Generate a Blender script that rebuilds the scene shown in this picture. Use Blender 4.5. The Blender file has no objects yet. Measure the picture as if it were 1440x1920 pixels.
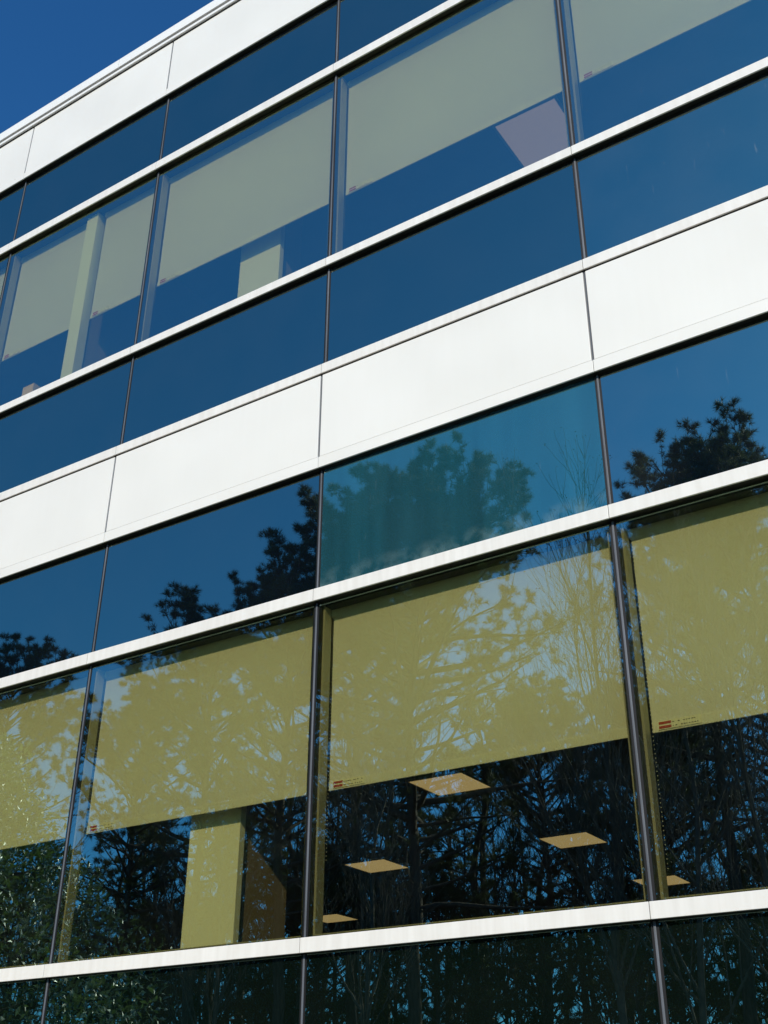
import bpy, math, random
import numpy as np
from mathutils import Matrix, Vector

# ------------------------------------------------------------------ camera, sky, sun, exposure
S = 0.6            # metres per facade unit
EYE = 1.6          # camera height above the ground
sc = bpy.context.scene
col = sc.collection
FPX, YAW, PITCH, ROLL = 2146.717, -0.583194, 0.506401, 0.005417
CX, CD = 8.97836, 7.84965
fw = Vector((math.sin(YAW)*math.cos(PITCH), math.cos(YAW)*math.cos(PITCH), math.sin(PITCH)))
r0 = Vector((math.cos(YAW), -math.sin(YAW), 0)); u0 = r0.cross(fw)
rt = r0*math.cos(ROLL) + u0*math.sin(ROLL); up = -r0*math.sin(ROLL) + u0*math.cos(ROLL)
cam = bpy.data.objects.new('camera', bpy.data.cameras.new('camera')); col.objects.link(cam)
cam.matrix_world = Matrix(((rt.x, up.x, -fw.x, CX*S), (rt.y, up.y, -fw.y, -CD*S), (rt.z, up.z, -fw.z, EYE), (0, 0, 0, 1)))
cam.data.sensor_fit = 'HORIZONTAL'; cam.data.sensor_width = 36; cam.data.lens = 36*FPX/1440
cam.data.clip_start = 0.1; cam.data.clip_end = 3000
sc.camera = cam

SUN_EL, SUN_AZ = math.radians(30), math.radians(20)      # azimuth measured from the facade's outward normal, towards +x
sdir = Vector((math.sin(SUN_AZ)*math.cos(SUN_EL), -math.cos(SUN_AZ)*math.cos(SUN_EL), math.sin(SUN_EL)))
world = bpy.data.worlds.new('World'); sc.world = world; world.use_nodes = True
wn = world.node_tree; wn.nodes.clear()
sky = wn.nodes.new('ShaderNodeTexSky'); sky.sky_type = 'NISHITA'; sky.sun_disc = False
sky.sun_elevation = SUN_EL; sky.sun_rotation = math.pi - SUN_AZ
sky.altitude = 300; sky.air_density = 1.0; sky.dust_density = 0.6; sky.ozone_density = 3.0
bg = wn.nodes.new('ShaderNodeBackground'); bg.inputs['Strength'].default_value = 0.12
wo = wn.nodes.new('ShaderNodeOutputWorld')
tint = wn.nodes.new('ShaderNodeMixRGB'); tint.blend_type = 'MULTIPLY'; tint.inputs[0].default_value = 1; tint.inputs[2].default_value = (.25, .77, 1.18, 1)
wn.links.new(sky.outputs[0], tint.inputs[1]); wn.links.new(tint.outputs[0], bg.inputs[0]); wn.links.new(bg.outputs[0], wo.inputs[0])
sun = bpy.data.objects.new('sun', bpy.data.lights.new('sun', 'SUN')); col.objects.link(sun)
sun.data.energy = 4.0; sun.data.angle = math.radians(0.53); sun.data.color = (1.0, 0.925, 0.79)
sun.rotation_euler = sdir.to_track_quat('Z', 'Y').to_euler(); sun.location = (20, -20, 30)
sc.view_settings.view_transform = 'Standard'; sc.view_settings.look = 'None'
sc.view_settings.exposure = 0.0; sc.view_settings.gamma = 1.0
sc.view_settings.use_curve_mapping = False
sc.cycles.max_bounces = 8; sc.cycles.transparent_max_bounces = 16; sc.cycles.glossy_bounces = 4; sc.cycles.diffuse_bounces = 3
sc.cycles.use_denoising = True

rnd = random.Random(11)
rng = np.random.default_rng(7)

# ------------------------------------------------------------------ material helpers
def mat(name):
    m = bpy.data.materials.new(name); m.use_nodes = True; nt = m.node_tree; nt.nodes.clear()
    out = nt.nodes.new('ShaderNodeOutputMaterial')
    def N(t, **kw):
        n = nt.nodes.new(t)
        for k, v in kw.items():
            if k.startswith('i_'):
                key = k[2:]; key = int(key) if key.isdigit() else key.replace('_', ' ')
                n.inputs[key].default_value = v
            else: setattr(n, k, v)
        return n
    L = nt.links.new
    return m, nt, N, L, out

def ramp(N, L, src, p0, p1, c0=(0, 0, 0, 1), c1=(1, 1, 1, 1)):
    r = N('ShaderNodeValToRGB'); e = r.color_ramp.elements
    e[0].position = p0; e[0].color = c0; e[1].position = p1; e[1].color = c1
    L(src, r.inputs[0]); return r.outputs[0]

def coords(N, L, scale=(1, 1, 1), rand=True):
    tc = N('ShaderNodeTexCoord'); mp = N('ShaderNodeMapping'); mp.inputs['Scale'].default_value = scale
    L(tc.outputs['Object'], mp.inputs['Vector'])
    if rand:
        oi = N('ShaderNodeObjectInfo'); mul = N('ShaderNodeMath', operation='MULTIPLY'); mul.inputs[1].default_value = 60
        L(oi.outputs['Random'], mul.inputs[0]); L(mul.outputs[0], mp.inputs['Location'])
    return mp.outputs[0]

def simple(name, base, rough=0.5, metal=0.0, var=0.1, vscale=6.0, stretch=(1, 1, 1), bump=0.0, bscale=60.0, coat=0.0, spec=0.5):
    m, nt, N, L, out = mat(name)
    b = N('ShaderNodeBsdfPrincipled'); b.inputs['Roughness'].default_value = rough; b.inputs['Metallic'].default_value = metal
    b.inputs['Specular IOR Level'].default_value = spec; b.inputs['Coat Weight'].default_value = coat
    v = coords(N, L, stretch)
    n = N('ShaderNodeTexNoise'); n.inputs['Scale'].default_value = vscale; n.inputs['Detail'].default_value = 5; L(v, n.inputs['Vector'])
    c0 = tuple(x*(1-var) for x in base)+(1,); c1 = tuple(min(1, x*(1+var)) for x in base)+(1,)
    L(ramp(N, L, n.outputs[0], .3, .7, c0, c1), b.inputs['Base Color'])
    if bump:
        n2 = N('ShaderNodeTexNoise'); n2.inputs['Scale'].default_value = bscale; n2.inputs['Detail'].default_value = 3; L(v, n2.inputs['Vector'])
        bp = N('ShaderNodeBump'); bp.inputs['Distance'].default_value = bump; bp.inputs['Strength'].default_value = 1
        L(n2.outputs[0], bp.inputs['Height']); L(bp.outputs[0], b.inputs['Normal'])
    L(b.outputs[0], out.inputs[0])
    return m

def glass_mat(name, trans, refl, F, dust=0.02, wave=0.0006, wscale=(0.9, 0.9, 0.9), ripple=0.0, backing=None, haze=None, haze_fac=0.0, streak=0.0):
    """coated solar glass: sharp tinted mirror over tinted transparency (or an opaque back-painted spandrel)"""
    m, nt, N, L, out = mat(name)
    v = coords(N, L)
    # slow roller-wave distortion of the reflection
    n1 = N('ShaderNodeTexNoise'); n1.inputs['Scale'].default_value = wscale[0]; n1.inputs['Detail'].default_value = 1.2
    vs = coords(N, L, (1.0, 1.0, wscale[2])); L(vs, n1.inputs['Vector'])
    bp = N('ShaderNodeBump'); bp.inputs['Distance'].default_value = wave; bp.inputs['Strength'].default_value = 1
    L(n1.outputs[0], bp.inputs['Height']); nrm = bp.outputs[0]
    if ripple:
        w = N('ShaderNodeTexNoise'); w.inputs['Scale'].default_value = 7.0; w.inputs['Detail'].default_value = 2
        vv = coords(N, L, (0.25, 1, 2.2)); L(vv, w.inputs['Vector'])
        bp2 = N('ShaderNodeBump'); bp2.inputs['Distance'].default_value = ripple; bp2.inputs['Strength'].default_value = 1
        L(w.outputs[0], bp2.inputs['Height']); L(nrm, bp2.inputs['Normal']); nrm = bp2.outputs[0]
    g = N('ShaderNodeBsdfAnisotropic') if False else N('ShaderNodeBsdfGlossy')
    g.inputs['Roughness'].default_value = 0.0; g.inputs['Color'].default_value = (*refl, 1); L(nrm, g.inputs['Normal'])
    if backing is None:
        t = N('ShaderNodeBsdfTransparent'); t.inputs[0].default_value = (*trans, 1)
    else:
        t = N('ShaderNodeBsdfDiffuse'); t.inputs[0].default_value = (*backing, 1)
    fr = N('ShaderNodeLayerWeight'); fr.inputs['Blend'].default_value = 0.5
    pw = N('ShaderNodeMath', operation='POWER'); L(fr.outputs['Facing'], pw.inputs[0]); pw.inputs[1].default_value = 4.0
    ma = N('ShaderNodeMath', operation='MULTIPLY_ADD'); L(pw.outputs[0], ma.inputs[0]); ma.inputs[1].default_value = 1-F; ma.inputs[2].default_value = F
    mx = N('ShaderNodeMixShader'); L(ma.outputs[0], mx.inputs[0]); L(t.outputs[0], mx.inputs[1]); L(g.outputs[0], mx.inputs[2])
    sh = mx.outputs[0]
    if haze is not None:
        hd = N('ShaderNodeBsdfDiffuse'); 
        n3 = N('ShaderNodeTexNoise'); n3.inputs['Scale'].default_value = 1.6; n3.inputs['Detail'].default_value = 4
        L(coords(N, L, (6, 1, 0.5)), n3.inputs['Vector'])
        c0 = (*[x*0.8 for x in haze], 1); c1 = (*[x*1.25 for x in haze], 1)
        L(ramp(N, L, n3.outputs[0], .3, .75, c0, c1), hd.inputs[0])
        mh = N('ShaderNodeMixShader'); mh.inputs[0].default_value = haze_fac; L(sh, mh.inputs[1]); L(hd.outputs[0], mh.inputs[2]); sh = mh.outputs[0]
        # dried deposit creeping up from the bottom edge of the pane
        tc = N('ShaderNodeTexCoord'); sp = N('ShaderNodeSeparateXYZ'); L(tc.outputs['Object'], sp.inputs[0])
        mr = N('ShaderNodeMapRange'); mr.inputs[1].default_value = -0.40; mr.inputs[2].default_value = -0.27; mr.inputs[3].default_value = 1; mr.inputs[4].default_value = 0
        L(sp.outputs[2], mr.inputs[0])
        n4 = N('ShaderNodeTexNoise'); n4.inputs['Scale'].default_value = 9; n4.inputs['Detail'].default_value = 6; L(tc.outputs['Object'], n4.inputs['Vector'])
        mu = N('ShaderNodeMath', operation='MULTIPLY'); L(mr.outputs[0], mu.inputs[0]); L(ramp(N, L, n4.outputs[0], .42, .75), mu.inputs[1])
        mu2 = N('ShaderNodeMath', operation='MULTIPLY'); L(mu.outputs[0], mu2.inputs[0]); mu2.inputs[1].default_value = 0.35
        dd = N('ShaderNodeBsdfDiffuse'); dd.inputs[0].default_value = (.35, .5, .5, 1)
        m3 = N('ShaderNodeMixShader'); L(mu2.outputs[0], m3.inputs[0]); L(sh, m3.inputs[1]); L(dd.outputs[0], m3.inputs[2]); sh = m3.outputs[0]
    # dust film (heavier to add sky glow on dusty panes), run marks and spatter
    dd = N('ShaderNodeBsdfDiffuse'); dd.inputs[0].default_value = (.55, .57, .55, 1)
    nf = N('ShaderNodeTexNoise'); nf.inputs['Scale'].default_value = 2.2; nf.inputs['Detail'].default_value = 7; L(v, nf.inputs['Vector'])
    film = N('ShaderNodeMath', operation='MULTIPLY'); L(ramp(N, L, nf.outputs[0], .35, .8), film.inputs[0]); film.inputs[1].default_value = dust
    fac = film.outputs[0]
    ns = N('ShaderNodeTexNoise'); ns.inputs['Scale'].default_value = 1.0; ns.inputs['Detail'].default_value = 2
    L(coords(N, L, (55, 1, 5)), ns.inputs['Vector'])
    st = N('ShaderNodeMath', operation='MULTIPLY'); L(ramp(N, L, ns.outputs[0], .70, .80), st.inputs[0]); st.inputs[1].default_value = max(streak, dust*1.5)
    ad = N('ShaderNodeMath', operation='ADD'); L(fac, ad.inputs[0]); L(st.outputs[0], ad.inputs[1])
    m4 = N('ShaderNodeMixShader'); L(ad.outputs[0], m4.inputs[0]); L(sh, m4.inputs[1]); L(dd.outputs[0], m4.inputs[2])
    L(m4.outputs[0], out.inputs[0])
    return m

M = {}
REFL = (0.84, 1.0, 0.84)
REFV = (0.76, 1.0, 0.90)
M['vision'] = glass_mat('vision_glass', (0.84, 0.815, 0.54), REFV, 0.415, dust=0.004)
M['vision_dusty_skyglow'] = glass_mat('dusty_skyglow_vision_glass', (0.86, 0.83, 0.54), REFV, 0.44, dust=0.012, streak=0.05)  # spatter, plus dust and mirror strength raised for the brighter sky at right
M['spandrel'] = glass_mat('spandrel_glass', None, REFL, 0.38, dust=0.006, wave=0.0014, backing=(0.002, 0.005, 0.010))
M['spandrel_dusty_skyglow'] = glass_mat('dusty_skyglow_spandrel_glass', None, REFL, 0.45, dust=0.022, wave=0.0009, backing=(0.002, 0.006, 0.012), streak=0.10)  # run marks; its dust and reflectance also paint in brighter reflected sky
M['spandrel_low'] = glass_mat('rippled_spandrel_glass', None, REFV, 0.36, dust=0.006, wave=0.0009, ripple=0.00006, backing=(0.002, 0.006, 0.004))
M['fogged'] = glass_mat('fogged_teal_glass', None, REFL, 0.36, dust=0.012, wave=0.0004, backing=(0.004, 0.02, 0.022), haze=(0.04, 0.27, 0.38), haze_fac=0.165, streak=0.06)
def clear():
    m, nt, N, L, out = mat('glass_inner_face'); t = N('ShaderNodeBsdfTransparent'); t.inputs[0].default_value = (.99, .99, .98, 1); L(t.outputs[0], out.inputs[0]); return m
M['clear'] = clear()
M['edge'] = simple('glass_edge', (.01, .03, .03), .3)

def painted(name, base, rough, dirt=0.06, bulge=0.0, runs=0.0, chips=False):
    m, nt, N, L, out = mat(name)
    b = N('ShaderNodeBsdfPrincipled'); b.inputs['Roughness'].default_value = rough; b.inputs['Specular IOR Level'].default_value = 0.4
    v = coords(N, L)
    n = N('ShaderNodeTexNoise'); n.inputs['Scale'].default_value = 1.4; n.inputs['Detail'].default_value = 6; L(v, n.inputs['Vector'])
    c = ramp(N, L, n.outputs[0], .25, .75, tuple(x*(1-dirt) for x in base)+(1,), base+(1,))
    ns = N('ShaderNodeTexNoise'); ns.inputs['Scale'].default_value = 1.0; ns.inputs['Detail'].default_value = 4
    L(coords(N, L, (26, 1, 2.0)), ns.inputs['Vector'])
    mr = N('ShaderNodeMixRGB', blend_type='MULTIPLY'); mr.inputs[0].default_value = runs
    L(c, mr.inputs[1]); L(ramp(N, L, ns.outputs[0], .35, .65, (.62, .60, .56, 1), (1, 1, 1, 1)), mr.inputs[2]); c = mr.outputs[0]
    if chips:
        vo = N('ShaderNodeTexVoronoi'); vo.inputs['Scale'].default_value = 3.2; L(coords(N, L, (1, 1, .8)), vo.inputs['Vector'])
        n5 = N('ShaderNodeTexNoise'); n5.inputs['Scale'].default_value = 90; L(v, n5.inputs['Vector'])
        a = N('ShaderNodeMath', operation='MULTIPLY_ADD'); L(n5.outputs[0], a.inputs[0]); a.inputs[1].default_value = .035; L(vo.outputs[0], a.inputs[2])
        mc = N('ShaderNodeMixRGB', blend_type='MULTIPLY'); mc.inputs[0].default_value = .55
        L(c, mc.inputs[1]); L(ramp(N, L, a.outputs[0], .030, .042, (.25, .22, .18, 1), (1, 1, 1, 1)), mc.inputs[2]); c = mc.outputs[0]
    L(c, b.inputs['Base Color'])
    if bulge:
        n2 = N('ShaderNodeTexNoise'); n2.inputs['Scale'].default_value = 1.1; n2.inputs['Detail'].default_value = 1; L(v, n2.inputs['Vector'])
        bp = N('ShaderNodeBump'); bp.inputs['Distance'].default_value = bulge; L(n2.outputs[0], bp.inputs['Height']); L(bp.outputs[0], b.inputs['Normal'])
    L(b.outputs[0], out.inputs[0]); return m
M['panel'] = painted('white_metal_panel', (.84, .83, .79), .40, .05, .05, .02, True)
M['bar'] = painted('white_metal_bar', (.86, .84, .80), .38, .06, .004, .22)
M['coping'] = painted('white_coping', (.90, .90, .88), .4, .05, .01, .05)
M['gasket'] = simple('grey_silicone', (.105, .115, .135), .6, var=.35, vscale=8, stretch=(1, 1, .25), bump=.0008, bscale=60)
M['black'] = simple('black_rubber_and_shade', (.008, .008, .009), .5)  # rubber joints, and the painted shade under the bars
M['joint'] = simple('grey_panel_joint', (.16, .16, .16), .6, var=.2)
M['frame'] = simple('window_frame_paint', (.34, .325, .25), .45, var=.06, vscale=3)
M['frame_dark'] = simple('dark_glazing_pocket', (.012, .013, .012), .5)
def fabric():
    m, nt, N, L, out = mat('screen_fabric')
    d = N('ShaderNodeBsdfDiffuse'); tr = N('ShaderNodeBsdfTranslucent')
    v = coords(N, L, rand=True)
    n = N('ShaderNodeTexNoise'); n.inputs['Scale'].default_value = 1.3; n.inputs['Detail'].default_value = 3; L(v, n.inputs['Vector'])
    w = N('ShaderNodeTexNoise'); w.inputs['Scale'].default_value = 700; L(v, w.inputs['Vector'])
    c = ramp(N, L, n.outputs[0], .3, .7, (.82, .81, .74, 1), (.87, .86, .79, 1))
    mm = N('ShaderNodeMixRGB', blend_type='MULTIPLY'); mm.inputs[0].default_value = .18
    L(c, mm.inputs[1]); L(w.outputs[0], mm.inputs[2]); L(mm.outputs[0], d.inputs[0])
    tr.inputs[0].default_value = (.30, .30, .26, 1)
    mx = N('ShaderNodeMixShader'); mx.inputs[0].default_value = .12; L(d.outputs[0], mx.inputs[1]); L(tr.outputs[0], mx.inputs[2])
    L(mx.outputs[0], out.inputs[0]); return m
M['fabric'] = fabric()
M['rail'] = simple('blind_rail', (.72, .71, .62), .45, var=.04)
M['tube'] = simple('roller_tube_metal', (.25, .26, .27), .4, metal=.3, var=.1)
M['bead'] = simple('bead_plastic', (.62, .60, .52), .3, var=.2, vscale=80)
M['label_paper'] = simple('label_paper', (.80, .78, .60), .6, var=.03)
M['label_red'] = simple('label_red', (.42, .045, .02), .6, var=.1)
M['label_ink'] = simple('label_ink', (.10, .08, .05), .6)
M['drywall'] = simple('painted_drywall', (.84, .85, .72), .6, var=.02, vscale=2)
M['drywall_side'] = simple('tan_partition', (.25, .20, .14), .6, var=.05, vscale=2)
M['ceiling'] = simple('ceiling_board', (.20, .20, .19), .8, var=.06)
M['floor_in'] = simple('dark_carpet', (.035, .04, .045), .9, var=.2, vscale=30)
M['concrete'] = simple('slab_concrete', (.22, .21, .20), .85, var=.1)
M['cardboard'] = simple('cardboard', (.85, .60, .30), .7, var=.1, vscale=9)
def emis(name, c, s):
    m, nt, N, L, out = mat(name)
    b = N('ShaderNodeBsdfPrincipled'); b.inputs['Base Color'].default_value = (.55, .52, .45, 1); b.inputs['Roughness'].default_value = .5
    vo = N('ShaderNodeTexVoronoi'); vo.inputs['Scale'].default_value = 90; L(coords(N, L), vo.inputs['Vector'])
    mm = N('ShaderNodeMixRGB', blend_type='MULTIPLY'); mm.inputs[0].default_value = .25; mm.inputs[1].default_value = (*c, 1); L(vo.outputs[0], mm.inputs[2])
    L(mm.outputs[0], b.inputs['Emission Color']); b.inputs['Emission Strength'].default_value = s
    L(b.outputs[0], out.inputs[0]); return m
M['lens'] = emis('light_lens', (1.0, .76, .44), .58)
M['lens_cool'] = emis('light_lens_cool', (.95, .72, .75), .32)
M['lens_trim'] = simple('light_trim', (.5, .45, .35), .5)
M['bark'] = simple('pine_bark', (.09, .068, .052), .9, var=.4, vscale=5, stretch=(3, 3, .6), bump=.02, bscale=12)
M['twig'] = simple('grey_bark', (.12, .10, .08), .9, var=.3, vscale=5)
def leafy(name, c, rough, var, trans=.25, spec=.3):
    m, nt, N, L, out = mat(name)
    b = N('ShaderNodeBsdfPrincipled'); b.inputs['Roughness'].default_value = rough; b.inputs['Specular IOR Level'].default_value = spec
    tc = N('ShaderNodeTexCoord')
    n = N('ShaderNodeTexNoise'); n.inputs['Scale'].default_value = 1.7; n.inputs['Detail'].default_value = 8; L(tc.outputs['Object'], n.inputs['Vector'])
    cc = ramp(N, L, n.outputs[0], .3, .7, tuple(x*(1-var) for x in c)+(1,), tuple(x*(1+var) for x in c)+(1,))
    L(cc, b.inputs['Base Color'])
    t = N('ShaderNodeBsdfTranslucent'); L(cc, t.inputs[0])
    mx = N('ShaderNodeMixShader'); mx.inputs[0].default_value = trans; L(b.outputs[0], mx.inputs[1]); L(t.outputs[0], mx.inputs[2])
    L(mx.outputs[0], out.inputs[0]); return m
M['needle'] = leafy('pine_needles', (.075, .095, .030), .5, .4, .4)
M['holly'] = leafy('glossy_leaves', (.085, .14, .028), .40, .5, .34, 1.0)
for n_ in M['holly'].node_tree.nodes:
    if n_.type == 'BSDF_PRINCIPLED': n_.inputs['Coat Weight'].default_value = 1.0; n_.inputs['Coat Roughness'].default_value = .36; n_.inputs['Coat IOR'].default_value = 2.0
M['dryleaf'] = leafy('dry_leaves', (.07, .055, .02), .6, .3)

# ------------------------------------------------------------------ mesh helpers
def tag(o, label=None, cat=None, group=None, kind=None):
    if label: o['label'] = label
    if cat: o['category'] = cat
    if group: o['group'] = group
    if kind: o['kind'] = kind
    return o

def empty(name, loc=(0, 0, 0)):
    o = bpy.data.objects.new(name, None); o.location = loc; o.empty_display_size = .2; col.objects.link(o); return o

def W(x, y, z): return (x*S, y*S, EYE + z*S)

BOXF = [(0, 3, 2, 1), (4, 5, 6, 7), (0, 1, 5, 4), (1, 2, 6, 5), (2, 3, 7, 6), (3, 0, 4, 7)]   # bottom, top, front(-y), right, back, left
def box_mesh(name, sx, sy, sz, bevel=0.0, mats=(), front=None):
    """box centred on the origin, in metres"""
    import bmesh
    hx, hy, hz = sx/2, sy/2, sz/2
    v = [(-hx, -hy, -hz), (hx, -hy, -hz), (hx, hy, -hz), (-hx, hy, -hz), (-hx, -hy, hz), (hx, -hy, hz), (hx, hy, hz), (-hx, hy, hz)]
    me = bpy.data.meshes.new(name); me.from_pydata(v, [], BOXF)
    for m in mats: me.materials.append(m)
    if front is not None:
        for i, f in enumerate(me.polygons): f.material_index = front[i]
    if bevel:
        bm = bmesh.new(); bm.from_mesh(me)
        bmesh.ops.bevel(bm, geom=bm.edges[:], offset=bevel, segments=2, profile=.6, affect='EDGES')
        bm.to_mesh(me); bm.free()
    return me

_cache = {}
def piece(name, x0, x1, y0, y1, z0, z1, m, parent=None, bevel=0.0, unit=True, mats=None, front=None, tilt=None):
    """one box-shaped piece between facade coordinates; alike pieces share mesh data"""
    k = S if unit else 1.0
    sx, sy, sz = abs(x1-x0)*k, abs(y1-y0)*k, abs(z1-z0)*k
    ms = mats or (m,)
    key = (name, round(sx, 4), round(sy, 4), round(sz, 4), bevel, tuple(a.name for a in ms))
    me = _cache.get(key)
    if me is None:
        me = box_mesh(name, sx, sy, sz, bevel, ms, front); _cache[key] = me
    o = bpy.data.objects.new(name, me); col.objects.link(o)
    c = ((x0+x1)/2, (y0+y1)/2, (z0+z1)/2)
    o.location = W(*c) if unit else c
    if tilt: o.rotation_euler = tilt
    if parent is not None:
        o.parent = parent; o.matrix_parent_inverse = Matrix.Translation(world_loc(parent)).inverted()
    return o
def world_loc(o):
    l = Vector(o.location)
    p = o
    # every parent here is unrotated apart from panes (which have no children); parent_inverse keeps world coordinates
    return l

class Acc:
    def __init__(s): s.v = []; s.f = []; s.m = []; s.n = 0
    def add(s, verts, faces, mi=0):
        verts = np.asarray(verts, float); s.v.append(verts)
        s.f += [tuple(i + s.n for i in f) for f in faces]; s.m += [mi]*len(faces); s.n += len(verts)
    def box(s, x0, x1, y0, y1, z0, z1, mi=0):
        s.add([(x0, y0, z0), (x1, y0, z0), (x1, y1, z0), (x0, y1, z0), (x0, y0, z1), (x1, y0, z1), (x1, y1, z1), (x0, y1, z1)], BOXF, mi)
    def build(s, name, mats, parent=None, smooth=False):
        me = bpy.data.meshes.new(name); me.from_pydata(np.concatenate(s.v).tolist(), [], s.f)
        for m in mats: me.materials.append(m)
        me.polygons.foreach_set('material_index', s.m)
        if smooth: me.polygons.foreach_set('use_smooth', [True]*len(s.f))
        me.update()
        o = bpy.data.objects.new(name, me); col.objects.link(o)
        if parent is not None: o.parent = parent
        return o

# ------------------------------------------------------------------ ground
ga = Acc(); ga.add([(-600, -600, 0), (600, -600, 0), (600, 600, 0), (-600, 600, 0)], [(0, 1, 2, 3)])
tag(ga.build('ground', [simple('leaf_litter_ground', (.075, .060, .035), .95, var=.4, vscale=.8, bump=.05, bscale=9)]), kind='structure', label='brown leaf littered ground in front of the building')

# ------------------------------------------------------------------ the building
Z = dict(A=1.371, a=1.488, B=4.499, b=4.622, t=5.967, E=7.126, e=7.243, C=8.605, c=8.716, D=11.754, d=11.892, s=13.217, r=14.644)
G = 0.068                                   # glass plane
BAYS = range(-3, 4)                          # bay i runs from column 3i to 3i+3
X0, X1 = -9.0, 12.0
bld = empty('office_building', W(1.5, 0, -2.667))
tag(bld, 'modern office building with white metal bands and blue tinted ribbon windows', 'building')
BI = Matrix.Translation(bld.location).inverted()

def colx(i): return 3.0*i if i < 3 else 3.0*i - 0.02
GAP = 0.006
def bar_row(z0, z1, y0=0.0, name='horizontal_bar', m='bar', y1=None, split=1):
    for i in BAYS:
        a, b = colx(i), colx(i+1)
        piece(name, a+GAP/2, b-GAP/2, y0, y0+.018, z0, z1, M[m], bld, .002)
        piece('bar_underside_shade', a, b, y0+.0185, G+.05, z0+.003, z1-.004, M['black'], bld)  # black box behind the cap; shade under the bar put into its colour

bar_row(Z['A'], Z['a']); bar_row(Z['B'], Z['b']); bar_row(Z['C'], Z['c']); bar_row(Z['D'], Z['d'])
bar_row(Z['E'], Z['e'], -.008)
bar_row(Z['E']-7.24, Z['e']-7.24, -.008)
# white panel rows with their bottom trims
def panel_row(z0, z1, trim):
    bar_row(z0, z0+trim, 0.0, 'panel_trim', 'panel')
    for i in BAYS:
        a, b = colx(i), colx(i+1)
        piece('white_panel', a+.013, b-.013, .004, .05, z0+trim+.005, z1, M['panel'], bld, .0025)
    for i in list(BAYS)+[4]:
        piece('panel_joint', colx(i)-.03, colx(i)+.03, .022, .045, z0+trim, z1, M['joint'], bld)
        piece('panel_joint_bead', colx(i)-.007, colx(i)+.007, .012, .03, z0+trim, z1, M['gasket'], bld)
panel_row(Z['t'], Z['E']-.022, .125)
piece('shadow_gap', X0, X1, .03, .055, Z['E']-.03, Z['E']+.01, M['black'], bld)
panel_row(Z['s'], 14.345, .12)
panel_row(Z['t']-7.24, Z['E']-7.24-.022, .125)
# coping at the roof edge
for i in range(-3, 4):
    a, b = colx(i)+1.9, colx(i+1)+1.9
    if i == -3: a = X0
    if i == 3: b = X1
    piece('coping_cap', a+.004, b-.004, -.05, .9, 14.46, Z['r'], M['coping'], bld, .003)
piece('coping_shadow_strip', X0, X1, -.012, .5, 14.42, 14.459, M['black'], bld)
piece('coping_fascia', X0, X1, -.035, .5, 14.368, 14.42, M['coping'], bld, .003)
piece('coping_shadow_strip', X0, X1, -.002, .5, 14.346, 14.367, M['black'], bld)

# glazing rows ------------------------------------------------------
ROWS = [('spandrel', Z['e']-7.24, Z['A']), ('vision', Z['a'], Z['B']), ('spandrel', Z['b'], Z['t']),
        ('spandrel', Z['e'], Z['C']), ('vision', Z['c'], Z['D']), ('spandrel', Z['d'], Z['s'])]
prnd = random.Random(5)
TILT = {('s', 2, 0): (0, 0), ('s', 2, 1): (0, 0), ('s', 2, 2): (0, 0)}
for r, (kind, z0, z1) in enumerate(ROWS):
    for i in BAYS:
        a, b = colx(i)+.03, colx(i+1)-.03
        tx, tz = prnd.uniform(-.0018, .0018), prnd.uniform(-.002, .002)
        if kind == 'vision': front = 'vision_dusty_skyglow' if i >= 2 and r == 4 else 'vision'
        else:
            front = 'spandrel'
            if r == 0: front = 'spandrel_low'
            if r == 2 and i == 1: front = 'fogged'
            if r in (2, 3) and i == 2: front = 'spandrel_dusty_skyglow'
        if kind == 'vision':
            w = empty('window', W((a+b)/2, .15, (z0+z1)/2)); w.parent = bld; w.matrix_parent_inverse = BI
            # inner aluminium frame round the opening
            f = Acc(); ca = ((a+b)/2*S, .15*S, EYE+(z0+z1)/2*S)
            def fb(x0, x1, y0, y1, q0, q1, mi):
                f.box(x0*S-ca[0], x1*S-ca[0], y0*S-ca[1], y1*S-ca[1], EYE+q0*S-ca[2], EYE+q1*S-ca[2], mi)
            for (p, q) in ((a-.03, a+.042), (b-.042, b+.03)):
                fb(p+.001, q, .108, .212, z0+.0, z1, 0)
            fb(a+.042, b-.042, .108, .212, z1-.035, z1+.0, 1); fb(a+.042, b-.042, .108, .212, z0, z0+.035, 0)
            for (p, q) in ((a-.025, a+.020), (b-.020, b+.025)):
                fb(p, q, .082, .107, z0, z1, 1)
            fb(a+.02, b-.02, .082, .107, z1-.02, z1, 1); fb(a+.02, b-.02, .082, .107, z0, z0+.02, 1)
            o = f.build('frame', [M['frame'], M['frame_dark']]); o.location = ca; o.parent = w; o.matrix_parent_inverse = Matrix.Translation(w.location).inverted() @ BI.inverted() @ BI
            piece('pane', a, b, G, G+.012, z0-.02, z1+.02, None, w, mats=(M[front], M['clear'], M['edge']), front=[2, 2, 0, 2, 1, 2], tilt=(tx, 0, tz))
        else:
            g = piece('pane', a, b, G, G+.012, z0-.02, z1+.02, None, bld, mats=(M[front], M['edge'], M['edge']), front=[2, 2, 0, 2, 1, 2], tilt=(tx, 0, tz))
            g.name = 'spandrel_pane'
            if front == 'fogged': g['label'] = 'fogged teal spandrel pane with dried deposits along its bottom edge'
            piece('spandrel_backing', a-.02, b+.02, G+.02, G+.06, z0-.02, z1+.02, M['black'], bld)
    for i in list(BAYS)+[4]:
        x = colx(i)
        piece('glazing_joint', x-.029, x+.029, G+.004, G+.035, z0, z1, M['black'], bld)
        piece('joint_bead', x-.0095, x+.0095, G-.006, G+.006, z0, z1, M['gasket'], bld, .003)
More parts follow.
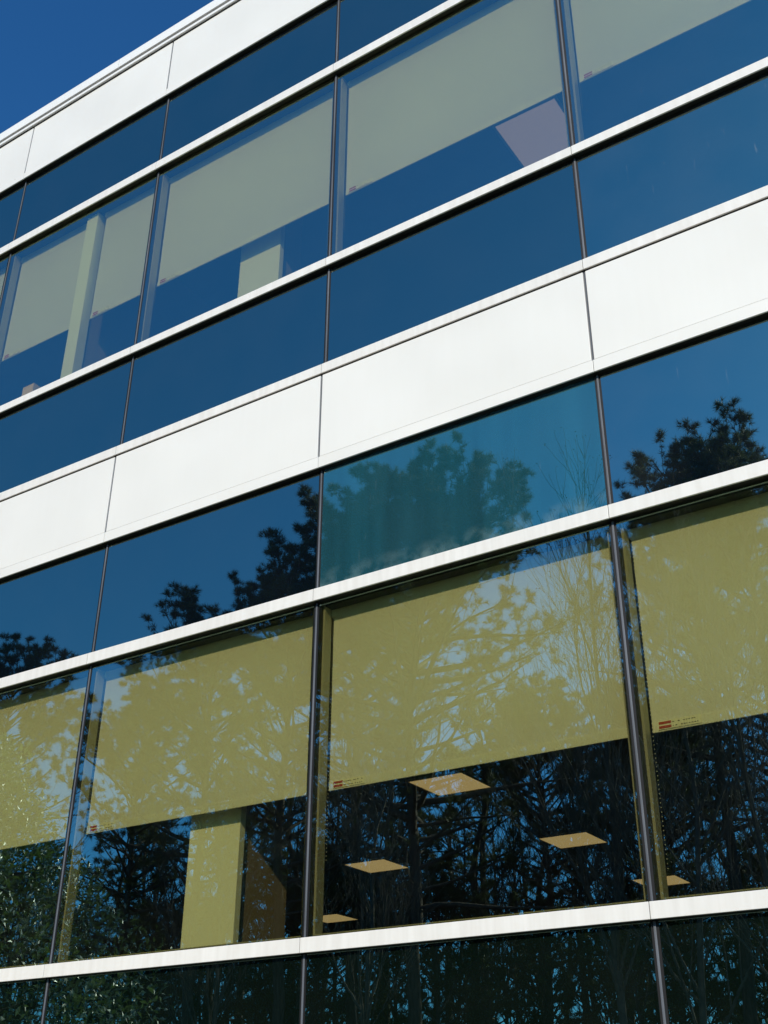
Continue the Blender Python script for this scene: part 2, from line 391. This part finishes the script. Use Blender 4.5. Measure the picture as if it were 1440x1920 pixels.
# shell: slabs, roof, end and back walls (thick, behind the skin)
DEP = 22.0
for (z0, z1) in ((-2.667, Z['t']-7.24+.0), (Z['b']+.25, Z['a']+7.24-.35), (Z['d']+.2, 14.3)):
    piece('floor_slab', X0+.2, X1-.2, .30, DEP-.1, z0, z1, M['concrete'], bld)
for (z0, z1) in ((Z['t']-7.24-.02, Z['e']-7.24+.02), (Z['t']-.02, Z['e']+.02), (Z['s']-.02, 14.34)):
    piece('wall_backing', X0, X1, .125, .29, z0, z1, M['black'], bld)
for zz in (0.0, 7.24):
    piece('sill_wall', X0+.2, X1-.2, .214, .29, zz+.02, Z['a']+zz+.02, M['concrete'], bld)
for (z0, z1) in ((Z['b']-.02, Z['t']), (Z['d']-.02, Z['s'])):
    piece('head_wall', X0+.2, X1-.2, .214, .29, z0, z1, M['black'], bld)
for (p, q) in ((X0-.2, X0), (X1, X1+.2)):
    piece('end_wall', p, q, 0.0, DEP, -2.667, 14.45, M['panel'], bld)
piece('back_wall', X0, X1, DEP-.1, DEP+.1, -2.667, 14.45, M['panel'], bld)
piece('wall_base', X0, X1, .0, .12, -2.667, Z['t']-7.24, M['panel'], bld)
# ceilings and floors of the two storeys
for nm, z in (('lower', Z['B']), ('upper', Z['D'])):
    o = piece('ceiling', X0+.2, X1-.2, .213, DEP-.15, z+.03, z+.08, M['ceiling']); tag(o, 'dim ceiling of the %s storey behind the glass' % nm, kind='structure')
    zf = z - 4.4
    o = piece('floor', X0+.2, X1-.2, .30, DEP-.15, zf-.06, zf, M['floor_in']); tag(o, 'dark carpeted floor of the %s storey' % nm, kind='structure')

# ------------------------------------------------------------------ things inside
def blind(x0, x1, ztop, zbot, label, chain=1.2, y=.232, group='roller blinds drawn part way down'):
    cx = (x0+x1)/2
    e = empty('roller_blind', W(cx, y, ztop)); tag(e, label, 'roller blind', group)
    I = Matrix.Translation(e.location).inverted()
    # slightly bowed cloth
    a = Acc(); n, mrow = 24, 10; vs = []
    for j in range(mrow+1):
        for k in range(n+1):
            u = k/n; v = j/mrow
            vs.append(((x0-cx+u*(x1-x0))*S, (.0025*math.sin(u*5+v*2)*math.sin(math.pi*u)*(v))*S, -(v*(ztop-zbot))*S))
    nb = len(vs); vs += [(p[0], p[1]+.0012, p[2]) for p in vs]
    fs = []
    for j in range(mrow):
        for k in range(n):
            q = j*(n+1)+k; fs.append((q, q+n+1, q+n+2, q+1)); fs.append((nb+q, nb+q+1, nb+q+n+2, nb+q+n+1))
    a.add(vs, fs); a.build('fabric', [M['fabric']], e, True)
    o = piece('bottom_rail', x0, x1, y-.008, y+.008, zbot-.004, zbot+.075, M['rail'], None, .003); o.location = Vector(o.location)-Vector(e.location); o.parent = e
    # roller tube with its bracket
    t = Acc(); k = 16; rr = .024
    ring = [(math.cos(2*math.pi*i/k)*rr, math.sin(2*math.pi*i/k)*rr) for i in range(k)]
    hx = (x1-x0)/2*S
    t.add([(-hx, p+.001+rr+.003, q-.03) for p, q in ring]+[(hx, p+.001+rr+.003, q-.03) for p, q in ring], [(i, (i+1) % k, k+(i+1) % k, k+i) for i in range(k)]+[tuple(range(k))[::-1], tuple(range(k, 2*k))])
    t.build('roller_tube', [M['tube']], e, True)
    b = Acc(); b.box(-hx-.012, -hx+.012, -.012, .05, -.075, .0); b.build('bracket', [M['rail']], e)
    # bead chain down the left edge
    c = Acc(); zz = -.03; step = .020; L = (ztop-zbot)*S + chain*S
    while -zz < L:
        r_ = .0030
        for xo, yo in ((-hx+.002, -.012),):
            c.add([(xo+r_, yo, zz), (xo-r_, yo, zz), (xo, yo+r_, zz), (xo, yo-r_, zz), (xo, yo, zz+r_*1.3), (xo, yo, zz-r_*1.3)],
                  [(0, 2, 4), (2, 1, 4), (1, 3, 4), (3, 0, 4), (2, 0, 5), (1, 2, 5), (3, 1, 5), (0, 3, 5)])
        zz -= step
    c.build('bead_chain', [M['bead']], e, True)
    # printed warning label at the bottom left corner
    l = Acc(); bx = -hx+.03; bz = -(ztop-zbot)*S+.006
    l.box(bx, bx+.20, -.0085, -.0055, bz, bz+.040, 0)
    for q in range(2):
        l.box(bx+.004, bx+.062, -.0095, -.0085, bz+.004+q*.019, bz+.016+q*.019, 1)
        for w in range(10):
            if rnd.random() < .75:
                xx = bx+.068+w*.0125; l.box(xx, xx+rnd.uniform(.004, .010), -.0095, -.0085, bz+.008+q*.018, bz+.0115+q*.018, 2)
    l.build('warning_label', [M['label_paper'], M['label_red'], M['label_ink']], e)
    return e

LOW = (Z['B']+.02, 2.735); UPB = (Z['D']+.02, 9.80)
names_lo = {-1: 'cream blind in the bottom left window, speckled by glossy leaf reflections', 0: 'cream blind in the lower window above the sunlit column',
            1: 'cream blind in the middle lower window with pine reflection', 2: 'cream blind at the lower right edge, with bead chain and red label',
            -2: 'cream blind in the lower storey beyond the left frame edge', -3: 'cream blind at the far left end of the lower storey', 3: 'cream blind at the far right end of the lower storey'}
names_up = {0: 'grey green blind in the upper window above the small pale column', 1: 'grey green blind in the upper window with the square ceiling light',
            2: 'grey green blind at the top right corner of the photo', -2: 'grey green blind at the upper left edge, barely in frame',
            -3: 'grey green blind at the far left end of the upper storey', 3: 'grey green blind at the far right end of the upper storey'}
for i in BAYS:
    a, b = colx(i), colx(i+1)
    blind(a+.085, b-.085, LOW[0], LOW[1], names_lo[i], chain=1.0 if i == 2 else rnd.uniform(.3, 1.0))
    if i != -1: blind(a+.085, b-.085, UPB[0], UPB[1], names_up[i], chain=rnd.uniform(.2, .6))
blind(-2.915, -1.47, UPB[0], UPB[1], 'wider grey green blind left of the narrow pale partition end', chain=.2)
blind(-1.145, -.085, UPB[0], UPB[1], 'narrow grey green blind right of the narrow pale partition end', chain=.45)

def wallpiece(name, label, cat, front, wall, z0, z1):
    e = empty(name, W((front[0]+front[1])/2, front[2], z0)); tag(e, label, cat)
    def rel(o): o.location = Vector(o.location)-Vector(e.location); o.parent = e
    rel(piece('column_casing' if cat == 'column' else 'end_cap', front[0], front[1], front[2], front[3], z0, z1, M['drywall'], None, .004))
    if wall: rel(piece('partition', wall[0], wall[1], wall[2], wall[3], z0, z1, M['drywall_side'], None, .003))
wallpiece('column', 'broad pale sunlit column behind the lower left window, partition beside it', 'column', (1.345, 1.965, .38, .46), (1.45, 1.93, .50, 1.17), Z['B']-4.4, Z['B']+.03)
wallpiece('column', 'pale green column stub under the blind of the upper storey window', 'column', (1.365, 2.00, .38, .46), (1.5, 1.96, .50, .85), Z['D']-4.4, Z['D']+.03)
wallpiece('partition_wall', 'narrow pale partition end meeting the glass in the upper left window', 'partition wall', (-1.455, -1.235, .15, .30), (-1.42, -1.25, .31, 4.0), Z['c']+.036, Z['D']-.036)
# cardboard box on the sill
e = empty('cardboard_box', W(-2.28, .37, Z['c']+.02)); tag(e, 'small tan cardboard box on the sill of the upper left window', 'box')
q = Acc(); q.box(-.065, .065, -.05, .06, 0, .26); q.build('carton', [M['cardboard']], e)
q = Acc(); q.box(-.066, .066, -.051, .061, .262, .264); q.build('lid', [M['cardboard']], e)

def troffer(cx, cy, z, label, lens, group):
    e = empty('ceiling_light', W(cx, cy, z)); tag(e, label, 'ceiling light', group)
    h = .43*S; a = Acc()
    for (x0, x1, y0, y1) in ((-h-.02, -h, -h-.02, h+.02), (h, h+.02, -h-.02, h+.02), (-h, h, -h-.02, -h), (-h, h, h, h+.02)):
        a.box(x0, x1, y0, y1, -.012, .02)
    a.build('trim', [M['lens_trim']], e)
    a = Acc(); a.box(-h+.001, h-.001, -h+.001, h-.001, -.008, .012); a.build('diffuser', [lens], e)
lg = 'square ceiling lights of the lower storey'
troffer(.92, 6.10, Z['B']+.02, 'largest amber square ceiling light, just under the blind', M['lens'], lg)
troffer(-2.95, 10.05, Z['B']+.02, 'amber square ceiling light left of the middle window centre', M['lens'], lg)
troffer(.95, 10.12, Z['B']+.02, 'amber square ceiling light towards the right mullion', M['lens'], lg)
troffer(.95, 14.1, Z['B']+.02, 'small amber ceiling light crossing the right mullion', M['lens'], lg)
troffer(-2.95, 6.10, Z['B']+.02, 'amber ceiling light seen at the left mullion', M['lens'], lg)
troffer(-6.85, 14.1, Z['B']+.02, 'tiny amber ceiling light low beside the centre mullion', M['lens'], lg)
troffer(4.70, 2.32, Z['D']+.02, 'large grey square ceiling light in the upper storey window', M['lens_cool'], 'square ceiling lights of the upper storey')

# ------------------------------------------------------------------ trees (behind the camera; the photo shows them mirrored in the glass)
def tube(acc, pts, radii, k=5, mi=0):
    pts = np.asarray(pts, float); n = len(pts)
    tang = np.gradient(pts, axis=0); tang /= np.linalg.norm(tang, axis=1)[:, None]+1e-9
    ref = np.array([0, 0, 1.0]) if abs(tang[0][2]) < .9 else np.array([1.0, 0, 0])
    s = np.cross(tang, ref); s /= np.linalg.norm(s, axis=1)[:, None]+1e-9; t = np.cross(tang, s)
    ang = np.arange(k)*2*math.pi/k
    v = (pts[:, None, :] + np.asarray(radii)[:, None, None]*(np.cos(ang)[None, :, None]*s[:, None, :]+np.sin(ang)[None, :, None]*t[:, None, :])).reshape(-1, 3)
    fs = [(i*k+j, i*k+(j+1) % k, (i+1)*k+(j+1) % k, (i+1)*k+j) for i in range(n-1) for j in range(k)]
    acc.add(v, fs, mi)

class Tri:
    def __init__(s): s.c = []
    def build(s, name, m, parent=None):
        v = np.concatenate(s.c).reshape(-1, 3); n = len(v)//3
        me = bpy.data.meshes.new(name); me.vertices.add(len(v)); me.vertices.foreach_set('co', v.ravel().astype(np.float32))
        me.loops.add(len(v)); me.loops.foreach_set('vertex_index', np.arange(len(v), dtype=np.int32))
        me.polygons.add(n); me.polygons.foreach_set('loop_start', np.arange(0, len(v), 3, dtype=np.int32)); me.polygons.foreach_set('loop_total', np.full(n, 3, np.int32))
        me.update(calc_edges=True); me.materials.append(m)
        o = bpy.data.objects.new(name, me); col.objects.link(o)
        if parent is not None: o.parent = parent
        return o

def tufts(pos, dirs, n, ln, wd, g):
    """bottle-brush tufts of needles: pos, dirs (k,3)"""
    k = len(pos)
    r = g.normal(size=(k, n, 3)); r /= np.linalg.norm(r, axis=2)[..., None]
    d = r*.9 + dirs[:, None, :]*.75 + np.array([0, 0, .15]); d /= np.linalg.norm(d, axis=2)[..., None]
    L = ln*(.7+.5*g.random((k, n, 1)))
    base = pos[:, None, :] - dirs[:, None, :]*g.random((k, n, 1))*ln*.6
    tip = base + d*L
    sd = np.cross(d, g.normal(size=(k, n, 3))); sd /= np.linalg.norm(sd, axis=2)[..., None]
    return np.stack([base-sd*wd, base+sd*wd, tip], axis=2).reshape(-1, 9)

def unit(v): v = np.asarray(v, float); return v/(np.linalg.norm(v)+1e-9)

def pine(seed, H, crown0, R, nl=46, tn=20, dens=1.0, ln=.22, wd=.013, lean=.3, r0=.2, top=.35, thin=.4, flat=False):
    g = np.random.default_rng(seed); wood = Acc(); tri = Tri()
    zt = np.linspace(0, H, 14)
    wx = np.cumsum(g.normal(0, .05, 14))*lean*3; wy = np.cumsum(g.normal(0, .05, 14))*lean*3
    tr = np.stack([wx, wy, zt], 1); zk = zt <= H*(.93 if flat else 1.01); tube(wood, tr[zk], (r0*(1-zt/H)**.8+.02)[zk], 8)
    P, D = [], []
    for i in range(nl):
        u = (i+.5)/nl; h = H*(crown0+(1-crown0)*u**.9)
        base = np.array([np.interp(h, zt, wx), np.interp(h, zt, wy), h])
        az = i*2.399+g.normal(0, .4)
        prof = (math.sin(math.pi*min(1, (.18+.82*(1-u))**.75*.62))) if u < .97 else top
        if flat: h = H*(crown0+(.93-crown0)*u**.72); prof = max(prof, .60) if u < .9 else .42; base = np.array([np.interp(h, zt, wx), np.interp(h, zt, wy), h])
        L = R*prof*g.uniform(.55, 1.12)*(1 if g.random() > .15 else .5)
        el = math.radians(g.uniform(0, 52)*(.4+.6*u)+u*6 if flat else g.uniform(-5, 25)+u*35)
        d = np.array([math.cos(az)*math.cos(el), math.sin(az)*math.cos(el), math.sin(el)])
        pts = [base]; n = 7
        for s in range(n):
            d = unit(d+g.normal(0, .085, 3)+np.array([0, 0, .04])); pts.append(pts[-1]+d*L/n)
        pts = np.array(pts); tube(wood, pts, np.linspace(max(.028, .022*L), .012, n+1), 4)
        dl = dens*((1.9 if flat else 1.35) if u > .62 else thin+(1.15-thin)*(u/.62)**2)
        nsub = max(3, int(L*2.5*dl))
        for s in range(nsub):
            f = g.uniform(.28, 1.0); q = f*n; a_ = int(min(q, n-1)); p = pts[a_]+(pts[a_+1]-pts[a_])*(q-a_)
            dd = unit(pts[a_+1]-pts[a_]); sd = unit(np.cross(dd, [0, 0, 1]))*(1 if s % 2 else -1)
            d2 = unit(dd*g.uniform(.4, 1)+sd*g.uniform(.4, 1)+np.array([0, 0, g.uniform(-.05, .6)]))
            l2 = L*g.uniform(.14, .34)+.2
            m_ = 4; sp = [p]
            for _ in range(m_):
                d2 = unit(d2+g.normal(0, .15, 3)+np.array([0, 0, .08])); sp.append(sp[-1]+d2*l2/m_)
            sp = np.array(sp); tube(wood, sp, np.linspace(.012, .006, m_+1), 3)
            nt = max(2, int(l2*3.2*dl))
            for w in range(nt):
                q = g.uniform(.35, 1)*m_ if w else m_; a2 = int(min(q, m_-1)); pp = sp[a2]+(sp[a2+1]-sp[a2])*(q-a2)
                cl = .05 if w else .0
                P.append(pp+g.normal(0, cl, 3)); D.append(unit(sp[a2+1]-sp[a2]+g.normal(0, .3, 3)))
            for w in range(int(5*dl)):
                o3 = g.normal(0, 1, 3); o3 /= np.linalg.norm(o3); o3[2] = abs(o3[2])*.9-.15
                P.append(sp[-1]+o3*g.uniform(.08, .26)); D.append(unit(o3+unit(d2)*.4))
        P.append(pts[-1]); D.append(d)
    P, D = np.array(P), np.array(D)
    tri.c.append(tufts(P, D, tn, ln, wd, g))
    return wood, tri

def bare(seed, H, spread=1.0, levels=5, leaves=0, r0=.12):
    g = np.random.default_rng(seed); wood = Acc(); ends = []
    def grow(p, d, L, r, lv):
        n = 5; pts = [p]
        for s in range(n):
            d = unit(d+g.normal(0, .065, 3)+np.array([0, 0, .05])); pts.append(pts[-1]+d*L/n)
        pts = np.array(pts); tube(wood, pts, np.linspace(r, r*.55, n+1), 6 if lv == 0 else (4 if lv < 3 else 3))
        if lv >= levels: ends.append(pts[-1]); return
        nb = 9 if lv == 0 else g.integers(4, 6)
        for k in range(nb):
            f = g.uniform(.35, 1) if lv == 0 else g.uniform(.25, 1)
            q = f*n; a = int(min(q, n-1)); pp = pts[a]+(pts[a+1]-pts[a])*(q-a)
            az = g.uniform(0, 2*math.pi); side = unit(np.cross(d, [math.cos(az), math.sin(az), .1]))
            grow(pp, unit(d*.9+side*g.uniform(.5, .95)*spread+np.array([0, 0, .25])), L*(g.uniform(.38, .5) if lv == 0 else g.uniform(.5, .72)), max(.008, r*.5*(1-.4*f)), lv+1)
        grow(pts[-1], d, L*.45, max(.008, r*.55), lv+1)
    grow(np.array([0, 0, 0.]), np.array([0.02, 0, 1.]), H*.62, r0, 0)
    tri = None
    if leaves:
        e = np.array(ends); e = e[g.integers(0, len(e), leaves)]+g.normal(0, .05, (leaves, 3))
        tri = Tri(); a = g.normal(0, 1, (leaves, 3)); a /= np.linalg.norm(a, axis=1)[:, None]; b = np.cross(a, g.normal(size=(leaves, 3))); b /= np.linalg.norm(b, axis=1)[:, None]
        s = g.uniform(.03, .055, (leaves, 1)); tri.c.append(np.stack([e, e+a*s+b*s*.5, e+a*s-b*s*.5], 1).reshape(-1, 9))
    return wood, tri

def leafball(seed, H, R, n, size):
    """broadleaf evergreen, cone to dome shaped, of folded glossy leaves"""
    g = np.random.default_rng(seed); wood = Acc(); tri = Tri()
    tube(wood, [(0, 0, 0), (.05, .02, H*.3), (0, .05, H*.6), (.02, 0, H*.95)], [.16, .12, .07, .02], 8)
    u = g.random(n)**.8; z = H*(.02+.98*u); az = g.uniform(0, 2*math.pi, n)
    lump = 1+.13*np.sin(az*3+z*1.3)+.10*np.sin(az*7-z*2.9)+.06*np.sin(z*6+az*11)
    prof = np.clip(1-(z/H)**2.2, 0, 1)**.6
    r = R*prof*lump*np.sqrt(g.uniform(.45, 1.0, n))
    p = np.stack([np.cos(az)*r, np.sin(az)*r, z], 1)
    for i in range(60):
        a = g.uniform(0, 2*math.pi); h = g.uniform(.1, .85)*H; rr = R*(1-(h/H)**2.2)**.6*.8
        tube(wood, [(0, 0, h), (math.cos(a)*rr*.5, math.sin(a)*rr*.5, h+.2), (math.cos(a)*rr, math.sin(a)*rr, h+.45)], [.03, .018, .006], 4)
    outd = np.stack([np.cos(az), np.sin(az), np.full(n, .35)], 1)
    a = outd*.7+g.normal(0, .75, (n, 3)); a /= np.linalg.norm(a, axis=1)[:, None]
    nn = np.array([0, 0, 1.])+outd*.5+g.normal(0, .55, (n, 3)); b = np.cross(a, nn); b /= np.linalg.norm(b, axis=1)[:, None]; c = np.cross(b, a)
    L = size*g.uniform(.7, 1.25, (n, 1)); w = L*.21
    tip = p+a*L-c*L*.12; m1 = p+a*L*.5+b*w-c*w*-.25; m2 = p+a*L*.5-b*w-c*w*-.25; mid = p+a*L*.5
    tri.c.append(np.concatenate([np.stack([p, m1, mid], 1), np.stack([m1, tip, mid], 1), np.stack([p, mid, m2], 1), np.stack([mid, tip, m2], 1)]).reshape(-1, 9))
    return wood, tri

def mirror_spot(az_deg, D):
    """ground point whose mirror image stands at that bearing and distance as seen from the viewer"""
    a = math.radians(az_deg); x = CX*S + D*math.sin(a); yv = -CD*S + D*math.cos(a)
    return (x, 2*G*S - yv, 0.0)

def reach(kit):
    if isinstance(kit[0], Acc): z = [np.concatenate(kit[0].v)[:, 2].max()] + ([np.concatenate(kit[1].c).reshape(-1, 3)[:, 2].max()] if kit[1] else [])
    else: z = [max(v[2] for v in o.bound_box) for o in kit if o]
    return float(max(z))
def place(kit, name, label, cat, spot, rz=0.0, hgt=None, group=None, mats=('bark', 'needle'), crown='crown'):
    s = hgt/reach(kit) if hgt else 1.0
    e = empty(name, spot); e.rotation_euler.z = rz; e.scale = (s, s, s); tag(e, label, cat, group)
    if isinstance(kit[0], Acc):
        w = kit[0].build('trunk', [M[mats[0]]], e, True); c = kit[1].build(crown, M[mats[1]], e) if kit[1] else None
        return (w, c)
    for src in kit:
        if src is None: continue
        c = src.copy(); col.objects.link(c); c.parent = e
    return kit

def topH(elev, D): return EYE + D*math.tan(math.radians(elev))
GR = 'trees of the wood facing the building'
def P_(kit, name, label, az, D, elev, rz=0.0, **kw):
    return place(kit, name, label, 'tree', mirror_spot(az, D), rz, topH(elev, D), GR, **kw)
k1 = P_(pine(3, 20, .34, 4.7, nl=120, dens=1.35, tn=32, ln=.20, wd=.0065, thin=.30, flat=True), 'pine_tree', 'big full crowned pine mirrored in the fogged teal pane', -31.8, 31, 31.3)
k2 = P_(pine(8, 20, .45, 4.0, nl=84, dens=1.4, tn=32, ln=.20, wd=.0065, thin=.3), 'pine_tree', 'dark tufted pine mirrored at the right edge above the lower windows', -13.6, 31, 32.3)
k3 = P_(pine(21, 18, .42, 3.6, nl=76, dens=1.4, tn=32, lean=.6, ln=.20, wd=.0065, thin=.3), 'pine_tree', 'sloping pine mirrored left of the fogged pane', -37.9, 31, 27.3)
P_(k2, 'pine_tree', 'pine mirrored just right of the third mullion', -17.2, 32, 31.2, 2.0)
P_(k3, 'pine_tree', 'lower pine mirrored above the second lower window', -41.6, 31, 25.4, 1.1)
P_(k2, 'pine_tree', 'pine mirrored at the left edge of the photo above the glossy leaves', -52.0, 27, 21.9, 4.0)
P_(k3, 'pine_tree', 'thin low pine mirrored at the left mullion', -46.2, 33, 21.2, 3.1)
P_(k3, 'pine_tree', 'pine standing behind the big full crowned pine', -35.4, 36, 28.2, 5.0)
P_(k3, 'pine_tree', 'pine standing low behind the leafless tree', -25.5, 40, 21.5, 2.6)
P_(k1, 'pine_tree', 'pine standing far back between the leafless trees', -20.0, 42, 20.0, 1.6)
b1 = P_(bare(5, 18.5, .7, 4, 3000, .13), 'bare_tree', 'leafless tree with a few clinging leaves, mirrored beside the big pine', -22.4, 28, 31.6, mats=('twig', 'dryleaf'))
b2 = P_(bare(15, 15, 1.0, 4, 500, .11), 'bare_tree', 'leafless branching tree mirrored in the lower right window', -14.0, 25, 27, mats=('twig', 'dryleaf'))
P_(b2, 'bare_tree', 'leafless tree mirrored left of the big pine trunk', -35.0, 27, 22, 2.2)
P_(b1, 'bare_tree', 'leafless tree mirrored over the sunlit column', -41.5, 28, 19, 1.2)
P_(b2, 'bare_tree', 'leafless tree mirrored over the right mullion', -19.0, 27, 26, 4.2)
place(leafball(4, topH(18.3, 15.5), 3.6, 52000, .10), 'evergreen_tree', 'broadleaf evergreen with shiny leaves mirrored in the bottom left window', 'tree', mirror_spot(-56.8, 15.5), mats=('bark', 'holly'))

# the rest of the wood reads as one mass: trunks, limbs and tufts of some hundred more trees
g = np.random.default_rng(99); wood = Acc(); tri = Tri()
src = [pine(101, 17, .38, 3.0, nl=34, dens=.85, tn=13, wd=.017, ln=.24), pine(102, 15, .22, 2.8, nl=34, dens=.85, tn=13, wd=.017, ln=.24, lean=.7), bare(103, 13, 1.0, 3, 0, .10)]
src = [(np.concatenate(a.v), a.f, (np.concatenate(t.c) if t else None)) for a, t in src]
src2 = pine(104, 8, .04, 2.6, nl=34, dens=.8, tn=12, wd=.016, ln=.22, r0=.08, thin=.9)
src2 = (np.concatenate(src2[0].v), src2[0].f, np.concatenate(src2[1].c))
for q in range(72+62):
    az = g.uniform(-66, 8); D = g.uniform(33, 58)
    lim = np.interp(az, [-66, -52, -44, -37, -24, -18, -8, 8], [16, 15.5, 16, 21, 22, 21, 26, 28])
    v, f, t = src[int(g.choice([0, 1, 2], p=[.30, .28, .42]))]
    H = min(19, topH(lim*g.uniform(.55, 1), D))
    if q >= 72:
        v, f, t = src2; az = -64+(q-72)*1.08+g.uniform(-1.2, 1.2); D = g.uniform(31, 46); H = topH(g.uniform(7, 13.5), D)
    s = H/v[:, 2].max(); th = g.uniform(0, 6.28)
    Rm = np.array([[math.cos(th), -math.sin(th), 0], [math.sin(th), math.cos(th), 0], [0, 0, 1]])*s
    o = np.array(mirror_spot(az, D))
    wood.add(v@Rm.T+o, f)
    if t is not None: tri.c.append((t.reshape(-1, 3)@Rm.T+o).reshape(-1, 9))
fw_ = empty('far_wood', (0, -40, 0)); 
o = wood.build('distant_wood_trunks', [M['bark']], None, True); tag(o, 'trunks and limbs of the wood behind the nearer trees', kind='stuff')
o = tri.build('distant_wood_needles', M['needle']); tag(o, 'pine needles of the wood behind the nearer trees', kind='stuff')
bpy.data.objects.remove(fw_)
# every child keeps world coordinates under the building
